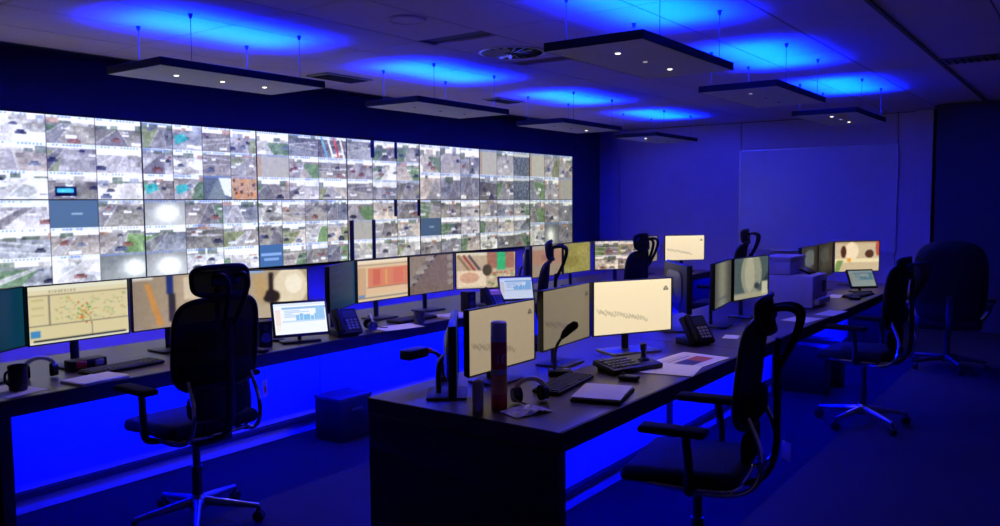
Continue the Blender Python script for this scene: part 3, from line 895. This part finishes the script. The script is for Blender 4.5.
def executive_chair(label, loc, rz):
    t = thing('executive_chair', label, 'chair', loc, rz)
    bm = new(); lathe(bm, [(0, .07), (.05, .07), (.055, .10), (.035, .14), (0, .14)], 18); obj('hub', bm, 'satin', t)
    p = q = None
    for k in range(5):
        a = 2*PI*k/5
        if p is None:
            bm = new(); tube(bm, [(.03, 0, .11), (.18, 0, .10), (.34, 0, .085)], [.028, .024, .017], 10); p = obj('leg', bm, 'satin', t, (0, 0, 0), (0, 0, a))
            bm = new(); box(bm, (.34, 0, .033), (.05, .045, .062), .018, 3); q = obj('caster', bm, 'black', t, (0, 0, 0), (0, 0, a))
        else: again(p, t, None, (0, 0, a)); again(q, t, None, (0, 0, a))
    bm = new(); lathe(bm, [(.03, .12), (.03, .40), (0, .40)], 16); obj('gas_column', bm, 'satin', t)
    bm = new(); box(bm, (0, .02, .47), (.56, .54, .13), .05, 4); obj('seat', bm, 'leather', t)
    bm = new(); pad_shape(bm, lambda x, z: -.27-.13*z+.45*x*x, .32, .41, 3.2, .13, 8, 48)
    for v in bm.verts: v.co.z += .86
    obj('backrest', bm, 'leather', t)
    bm = new(); tube(bm, smooth_path([(0, -.1, .40), (0, -.33, .42), (0, -.345, .6), (0, -.355, .75)], 4), .03, 8, True, .5); obj('back_bar', bm, 'satin', t)
    for s in (-1, 1):
        bm = new(); tube(bm, smooth_path([(s*.27, .12, .44), (s*.36, .14, .55), (s*.36, .05, .67), (s*.35, -.18, .66), (s*.30, -.24, .62)], 5), .02, 8)
        arm = obj('armrest', bm, 'satin', t)
        bm = new(); box(bm, (s*.36, -.02, .695), (.08, .27, .04), .016, 3); obj('arm_pad', bm, 'leather', arm)
    return t
executive_chair('large black high-backed padded chair alone at the far right', (9.05, 1.17, 0), -1.4)

# ------------------------------------------------------------------ things under the desks
t = thing('pedestal_box', 'dark storage box on the carpet under the front desk', 'box', (3.98, 4.30, 0))
obj('body', bx((0, 0, .145), (.30, .26, .29), .008, 2), 'black', t)
obj('lid', bx((0, 0, .30), (.31, .27, .022), .006, 2), 'darkgrey', t)
obj('handle', bx((0, -.135, .22), (.12, .012, .02), .004, 1), 'darkgrey', t)
def tower(label, loc):
    t = thing('computer_tower', label, 'computer', loc, 0, 'computers under the near desk')
    obj('case', bx((0, 0, .215), (.18, .40, .41), .008, 2), 'black', t)
    obj('front_grille', bx((0, -.203, .16), (.14, .006, .22), .002, 1), 'darkgrey', t)
    obj('disc_drive', bx((0, -.203, .36), (.145, .006, .04), .002, 1), 'darkgrey', t)
    for s in (-1, 1): obj('foot', bx((s*.07, 0, .005), (.03, .34, .01)), 'rail', t)
tower('black computer tower under the near desk, left of its twin behind the shiny-based chair', (7.22, 2.02, 0))
tower('black computer tower under the near desk, right of its twin behind the shiny-based chair', (7.62, 2.00, 0))

# ------------------------------------------------------------------ desktop equipment
def keyboard(label, x, y, rz, L=.44, group='keyboards'):
    t = thing('keyboard', label, 'keyboard', (x, y, DZ), math.radians(rz), group)
    bm = new(); box(bm, (0, 0, .011), (L, .145, .018), .005, 2); obj('case', bm, 'black', t)
    bm = new()
    for r in range(6):
        n = 16 if r else 14
        for k in range(n):
            if r == 0 and 4 <= k <= 8:
                if k == 4: box(bm, (-L/2+.02+(6)*(L-.04)/13, -.055, .022), (.13, .016, .006))
                continue
            box(bm, (-L/2+.02+k*(L-.04)/(n-1), -.055+r*.022, .022), (.019, .016, .006))
    o = obj('keys', bm, 'keys', t, smooth=False); o['kind'] = 'stuff'
def mouse(label, x, y, rz):
    t = thing('mouse', label, 'mouse', (x, y, DZ), math.radians(rz), 'computer mice')
    bm = new(); box(bm, (0, 0, .018), (.062, .11, .034), .016, 4)
    for v in bm.verts:
        if v.co.z > .02: v.co.z -= abs(v.co.y-.0)*.18
    obj('body', bm, 'black', t)
    bm = new(); tube(bm, [(-.004, .03, .031), (.004, .03, .031)], .009, 12); obj('scroll_wheel', bm, 'darkgrey', t)
keyboard('black keyboard in front of the map monitor on the front desk', 2.42, 4.40, 4)
keyboard('black keyboard in front of the orange table monitor', 4.75, 4.33, 0)
keyboard('black keyboard under the gooseneck microphone on the near desk', 3.45, 2.13, 8)
keyboard('black keyboard at the far end of the near desk by the bright room picture', 8.33, 1.84, -8)
mouse('black mouse beside the joystick controller on the near desk', 3.74, 1.92, 15)
mouse('black mouse at the left of the lit touch panel on the front desk', 3.18, 4.17, 5)
mouse('black mouse on the near desk beyond the printer', 8.02, 1.80, 0)

def touch_panel(label, x, y, rz, img, strength, w=.33, h=.205, tilt=18, dark=False):
    t = thing('touch_panel', label, 'screen', (x, y, DZ), math.radians(rz), 'touch panels on the desks')
    a = math.radians(-tilt); R = Matrix.Rotation(a, 3, 'X')
    bm = new(); box(bm, (0, 0, 0), (w+.03, .022, h+.035), .006, 2)
    zc = .045+(h+.035)/2*math.cos(a)
    obj('housing', bm, 'satin', t, (0, 0, zc), (a, 0, 0))
    off = R @ Vector((0, -.0118, 0))
    picture_mesh('screen', img, w, h, t, screen_mat(strength), (0, off.y, zc+off.z), (a, 0, 0))
    obj('stand_foot', bx((0, .012, .008), (w*.75, .11, .016), .005, 2), 'satin', t)
    bm = new(); tube(bm, [(0, .03, .012), (0, .022, zc*.6), (0, .012, zc)], .014, 8); obj('stand_leg', bm, 'satin', t)
    return t
touch_panel('lit white touch panel with blue form, beside the nearest left chair', 3.575, 4.26, -25, p_form(), 1.1, .345, .205)
touch_panel('lit pale touch panel below the colourful street monitor', 5.97, 4.19, -36, p_form(seed=4)*np.array((.86, .89, .94)), .9, .30, .19)
touch_panel('lit pale touch panel at the far end of the near desk', 8.72, 1.90, -45, p_form(seed=6)*np.array((.62, .66, .62)), .8, .26, .17, 30)

def desk_phone(label, x, y, rz, lit=(.30, .22, .62)):
    t = thing('desk_phone', label, 'phone', (x, y, DZ), math.radians(rz), 'desk phones')
    a = math.radians(-38); R = Matrix.Rotation(math.radians(52), 3, 'X')
    obj('body', bx((0, 0, .095), (.19, .035, .20), .010, 2, Matrix.Rotation(a, 3, 'X')), 'black', t)
    obj('foot', bx((0, .035, .022), (.17, .15, .044), .008, 2), 'black', t)
    p = Pic(16, 12, lit); p.rect(.1, .2, .8, .35, np.clip(np.array(lit)*1.6, 0, 1))
    nrm = Matrix.Rotation(a, 3, 'X')
    o = nrm @ Vector((.03, -.0185, .055))
    picture_mesh('display', p.out(), .105, .06, t, screen_mat(.7), (o.x, o.y, o.z+.095), (a, 0, 0))
    bm = new()
    for r in range(4):
        for k in range(3):
            q = nrm @ Vector((.0+k*.03, -.02, .005-r*.022)); box(bm, (q.x, q.y, q.z+.095), (.02, .006, .014), 0, 1, nrm)
    o = obj('keys', bm, 'greykeys', t, smooth=False); o['kind'] = 'stuff'
    q0 = [nrm @ Vector((-.065, -.035, z)) + Vector((0, 0, .095)) for z in (-.09, -.07, 0, .07, .09)]
    bm = new(); tube(bm, q0, [.019, .022, .014, .022, .019], 10); obj('handset', bm, 'black', t)
desk_phone('desk phone with violet display below the colourful street monitor', 5.62, 4.18, -20, (.40, .28, .66))
desk_phone('black desk phone right of the brightest cream monitor on the near desk', 4.93, 2.05, -25, (.05, .05, .12))
desk_phone('black desk phone beside the touch panel of the front desk nearest station', 3.93, 4.20, -15, (.06, .06, .2))

# joystick controller
t = thing('joystick_controller', 'black camera controller with rows of buttons and a joystick, near desk', 'controller', (3.98, 2.05, DZ), math.radians(-20))
obj('body', bx((0, 0, .031), (.36, .18, .03), .008, 2, Matrix.Rotation(math.radians(9), 3, 'X')), 'black', t)
obj('foot', bx((0, .07, .012), (.30, .02, .024)), 'black', t)
bm = new()
for r in range(4):
    for k in range(7): box(bm, (-.15+k*.028, -.055+r*.034, .041+r*.0052), (.02, .022, .010), .002, 1)
o = obj('buttons', bm, 'greykeys', t); o['kind'] = 'stuff'
bm = new(); lathe(bm, [(0, .03), (.038, .03), (.034, .05), (.016, .062), (.011, .085), (.017, .10), (.019, .125), (.012, .135), (0, .136)], 18); obj('joystick', bm, 'satin', t, (.115, 0, 0))

def gooseneck(label, x, y, rz):
    t = thing('gooseneck_microphone', label, 'microphone', (x, y, DZ), math.radians(rz))
    bm = new(); box(bm, (0, 0, .015), (.10, .13, .03), .010, 3); obj('base', bm, 'black', t)
    path = smooth_path([(0, .03, .03), (0, .03, .10), (0, .015, .16), (0, -.01, .20)], 6)
    bm = new(); tube(bm, path, .008, 8); obj('neck', bm, 'satin', t)
    bm = new(); tube(bm, [(0, -.008, .197), (0, -.025, .220), (0, -.055, .25), (0, -.082, .268), (0, -.095, .273)], [.010, .020, .024, .022, .010], 12); obj('foam_head', bm, 'fabric', t)
    bm = new(); box(bm, (0, -.03, .031), (.03, .03, .004), .001, 1); obj('talk_button', bm, 'greykeys', t)
gooseneck('black gooseneck microphone in front of the dim taupe monitor', 3.66, 2.285, 36)

# spray can, roll, headset, packet on the near corner
t = thing('spray_can', 'tall red spray can with grey cap in front of the dull cream monitor', 'can', (2.90, 2.13, DZ))
bm = new(); lathe(bm, [(0, 0), (.034, 0), (.036, .004), (.036, .30), (.033, .315), (.030, .318), (0, .318)], 28); obj('body', bm, 'red', t)
bm = new(); lathe(bm, [(.0365, .07), (.0368, .075), (.0368, .145), (.0365, .15), (.0355, .15), (.0355, .07)], 28); obj('label_band', bm, 'orange', t)
bm = new(); lathe(bm, [(.0366, .155), (.0368, .16), (.0368, .175), (.0366, .18), (.0355, .18), (.0355, .155)], 28); obj('grey_band', bm, 'cap', t)
bm = new(); lathe(bm, [(.0355, .302), (.036, .305), (.036, .378), (.034, .386), (.028, .39), (0, .39)], 28); obj('cap', bm, 'cap', t)
try:
    fc = bpy.data.curves.new('numeral', 'FONT'); fc.body = '10'; fc.size = .062; fc.align_x = 'CENTER'
    fo = bpy.data.objects.new('numeral', fc); COL.objects.link(fo)
    me = bpy.data.meshes.new_from_object(fo.evaluated_get(bpy.context.evaluated_depsgraph_get()))
    bpy.data.objects.remove(fo)
    bm = new(); bm.from_mesh(me)
    bmesh.ops.subdivide_edges(bm, edges=[e for e in bm.edges if e.calc_length() > .012], cuts=2)
    for v in bm.verts:
        a = v.co.x/.0372; aim = math.radians(-126.5)
        v.co = Vector((.0374*math.cos(aim+a), .0374*math.sin(aim+a), .205+v.co.y))
    obj('printed_number', bm, 'cap', t)
except Exception as e:
    print('text skipped', e)
t = thing('paper_tube', 'short pale grey tube standing left of the red spray can', 'tube', (2.81, 2.18, DZ))
bm = new(); lathe(bm, [(.020, 0), (.024, 0), (.025, .004), (.025, .132), (.023, .136), (.018, .136), (.018, .004), (.020, 0)], 24); obj('wall', bm, 'cap', t)
bm = new(); lathe(bm, [(0, .004), (.019, .004), (.019, .008), (0, .008)], 20); obj('bottom', bm, 'cap', t)

def headset(label, x, y, rz, up=True):
    t = thing('headset', label, 'headset', (x, y, DZ), math.radians(rz), 'operator headsets')
    bm = new(); tube(bm, [(.075*math.cos(a), 0, .048+.062*math.sin(a)) for a in np.linspace(-.2, PI+.2, 22)], .007, 8, True, 1.6); obj('headband', bm, 'white', t)
    for s in (-1, 1):
        bm = new(); tube(bm, [(s*.058, 0, .04), (s*.085, 0, .04)], [.036, .032], 18); obj('ear_cup', bm, 'glassy', t)
        bm = new(); tube(bm, [(s*.046, 0, .04), (s*.059, 0, .04)], [.034, .036], 18); obj('ear_pad', bm, 'fabric', t)
    bm = new(); tube(bm, smooth_path([(-.08, 0, .04), (-.09, -.06, .03), (-.06, -.11, .022)], 5), .004, 6); obj('microphone_boom', bm, 'darkgrey', t)
headset('silver headset lying just right of the red spray can', 3.07, 2.08, -35)
headset('headset in front of the map monitor on the front desk', 2.03, 4.52, -20)
headset('headset lying on the front desk left of the orange table monitor', 4.20, 4.24, 60)

def grid_sheet(bm, w, h, n, fn):
    V = [[bm.verts.new((x, y, fn(x, y))) for x in np.linspace(-w/2, w/2, n)] for y in np.linspace(-h/2, h/2, n)]
    for i in range(n-1):
        for j in range(n-1): bm.faces.new((V[i][j], V[i][j+1], V[i+1][j+1], V[i+1][j]))
rr = random.Random(4)
t = thing('plastic_packet', 'crumpled see-through packet at the near desk corner by the spray can', 'packet', (2.91, 1.99, DZ), math.radians(-20))
bm = new(); grid_sheet(bm, .20, .13, 11, lambda x, y: .004+.022*rr.random()*(1-abs(x)/.11)); obj('film', bm, 'pack', t)
bm = new(); grid_sheet(bm, .19, .12, 4, lambda x, y: .001); obj('backing', bm, 'paper', t)

def stack_flat(name, label, cat, x, y, rz, parts, group=None):
    t = thing(name, label, cat, (x, y, DZ), math.radians(rz), group)
    z = 0
    for (nm, w, d, th, mt_, dx, dy, r) in parts:
        obj(nm, bx((dx, dy, z+th/2), (w, d, th), min(.002, th*.3), 1, Matrix.Rotation(math.radians(r), 3, 'Z')), mt_, t); z += th+.0003
    return t
stack_flat('notebook', 'thick notebook with pale cover and dark base, front edge of near desk', 'notebook', 3.36, 1.86, 15,
           [('back_cover', .31, .235, .012, 'black', 0, 0, 0), ('page_block', .30, .225, .010, 'paper', .002, 0, 0), ('cover_sheet', .305, .23, .003, 'paper', -.004, .002, 2)])
def paper(label, x, y, rz, w=.297, d=.21, img=None, z=0.0, group='loose papers'):
    t = thing('paper_sheet', label, 'paper', (x, y, DZ+z), math.radians(rz), group)
    obj('sheet', bx((0, 0, .001), (w, d, .0016)), 'paper', t)
    if img is not None: picture_mesh('print', img, w*.9, d*.9, t, MT['printed'], (0, 0, .0021), (0, 0, 0), 'xy')
    return t
p = Pic(44, 32, (.88, .84, .88)); p.rect(.12, .40, .50, .80, (.14, .12, .34)); p.rect(.50, .40, .86, .80, (.72, .34, .22)); p.rect(.12, .16, .7, .2, (.6, .57, .62)); p.rect(.12, .26, .8, .3, (.6, .57, .62))
paper('printed paper sheet with dark blue and orange picture on near desk', 4.42, 1.88, -4, .42, .297, p.out())
paper('blank white sheet under the picture sheet by the joystick controller', 4.11, 1.86, 12, .297, .30, None, .0022)
paper('white sheet on the near desk just in front of the printer, left one', 6.45, 1.83, -8)
paper('white sheet on the near desk under the printer front corner', 6.95, 1.74, -4, .36, .15)
paper('small white note on the near desk right of the black desk phone', 5.35, 1.98, 12, .15, .10)
paper('white sheet half under the keyboard near the far touch panel', 8.20, 2.02, 4, .3, .12)
stack_flat('notepad', 'pale writing pad on the front desk below the map monitor', 'notepad', 2.17, 4.22, 6,
           [('card_back', .27, .20, .003, 'label', 0, 0, 0), ('page_block', .265, .195, .010, 'paper', 0, 0, 0), ('top_page', .26, .19, .002, 'paper', .004, .003, 3)])
paper('white paper on the front desk right of the lit touch panel', 4.42, 4.17, -14, .34, .21)
stack_flat('notepad', 'pale folded papers on the front desk below the street monitor', 'papers', 5.12, 4.18, -8,
           [('bottom_sheet', .30, .21, .004, 'paper', 0, 0, 0), ('page_block', .28, .20, .008, 'paper', .01, .005, 6), ('top_page', .26, .19, .003, 'paper', -.01, .01, -5)])
paper('white paper under the black mug at the left end of the front desk', 1.80, 4.33, 10, .21, .297)

def mug(label, x, y, material='black', h=.125, r=.045):
    t = thing('mug', label, 'mug', (x, y, DZ+.0022 if material == 'black' else DZ), math.radians(200), 'mugs')
    bm = new(); lathe(bm, [(0, 0), (r*.85, 0), (r*.92, .006), (r, h*.98), (r*.98, h), (r*.9, h*.97), (r*.84, .012), (0, .01)], 26); obj('body', bm, material, t)
    bm = new(); tube(bm, smooth_path([(r*.95, 0, h*.82), (r*1.55, 0, h*.78), (r*1.65, 0, h*.45), (r*.95, 0, h*.22)], 5), .006, 8); obj('handle', bm, material, t)
mug('black mug at the left end of the front desk', 1.83, 4.31)
mug('grey mug on the front desk below the teal angled monitor', 4.62, 4.14, 'darkgrey', .10, .042)

t = thing('marker_box', 'small black desk box with a red end by the map monitor keyboard', 'box', (2.30, 4.57, DZ), math.radians(2))
obj('body', bx((0, 0, .03), (.20, .09, .06), .006, 2), 'black', t)
obj('red_end', bx((-.05, -.047, .035), (.06, .006, .035), .002, 1), 'red', t)
obj('pale_end', bx((.055, -.047, .035), (.05, .006, .03), .002, 1), 'cap', t)

t = thing('water_bottle', 'clear water bottle on the front desk beside the far cream monitor', 'bottle', (9.25, 4.22, DZ))
bm = new(); lathe(bm, [(0, 0), (.034, 0), (.036, .01), (.036, .13), (.03, .16), (.015, .19), (.014, .20), (0, .20)], 22); obj('body', bm, 'clear', t)
bm = new(); lathe(bm, [(.0155, .193), (.0155, .215), (0, .215)], 16); obj('cap', bm, 'white', t)

def speaker(label, x, y, rz):
    t = thing('desk_speaker', label, 'speaker', (x, y, DZ), math.radians(rz), 'desk speakers')
    obj('cabinet', bx((0, 0, .085), (.09, .10, .17), .008, 2), 'black', t)
    for z, r in ((.06, .034), (.13, .018)):
        bm = new(); tube(bm, [(0, -.048, z), (0, -.053, z)], [r, r*.9], 20); obj('driver', bm, 'darkgrey', t)
speaker('small black desk speaker left of the lit touch panel, front desk', 3.33, 4.33, -20)
speaker('small black desk speaker beside the violet phone on the front desk', 5.42, 4.30, -10)

# printer
t = thing('printer', 'pale boxy printer with raised scanner at the far part of the near desk', 'printer', (7.37, 2.16, DZ), 0)
obj('body', bx((0, -.02, .14), (.46, .40, .27), .012, 2), 'lilac', t)
obj('scanner_unit', bx((-.01, .10, .335), (.44, .26, .115), .010, 2), 'lilac', t)
obj('scanner_lid', bx((-.01, .10, .413), (.45, .27, .036), .008, 2), 'lilac', t)
obj('control_panel', bx((.05, -.10, .30), (.20, .10, .02), .005, 2, Matrix.Rotation(math.radians(25), 3, 'X')), 'black', t)
obj('paper_tray', bx((0, -.235, .05), (.36, .05, .05), .006, 2), 'lilac', t)
for k in range(5): obj('vent_slot', bx((.06+k*.025, -.2215, .17), (.008, .004, .10)), 'darkgrey', t)
obj('foot', bx((0, -.02, .003), (.40, .34, .006)), 'rail', t)

# bracket box at the back-left of the near desk
t = thing('cable_junction_box', 'small black box on a bent arm at the rear left of the near desk', 'box', (3.20, 2.71, DZ))
obj('clamp', bx((0, 0, .012), (.06, .06, .024), .004, 1), 'satin', t)
bm = new(); tube(bm, smooth_path([(0, 0, .02), (0, .01, .10), (-.02, .03, .145), (-.07, .05, .155)], 5), .010, 8); obj('arm', bm, 'satin', t)
obj('case', bx((-.14, .07, .155), (.15, .07, .05), .008, 2), 'black', t)
bm = new(); tube(bm, smooth_path([(-.02, .0, .14), (-.06, -.03, .08), (-.03, -.05, .02), (.02, -.06, .006)], 6), .004, 6); obj('cable', bm, 'black', t)
obj('red_plug', bx((-.055, .045, .16), (.03, .025, .025), .004, 1), 'red', t)
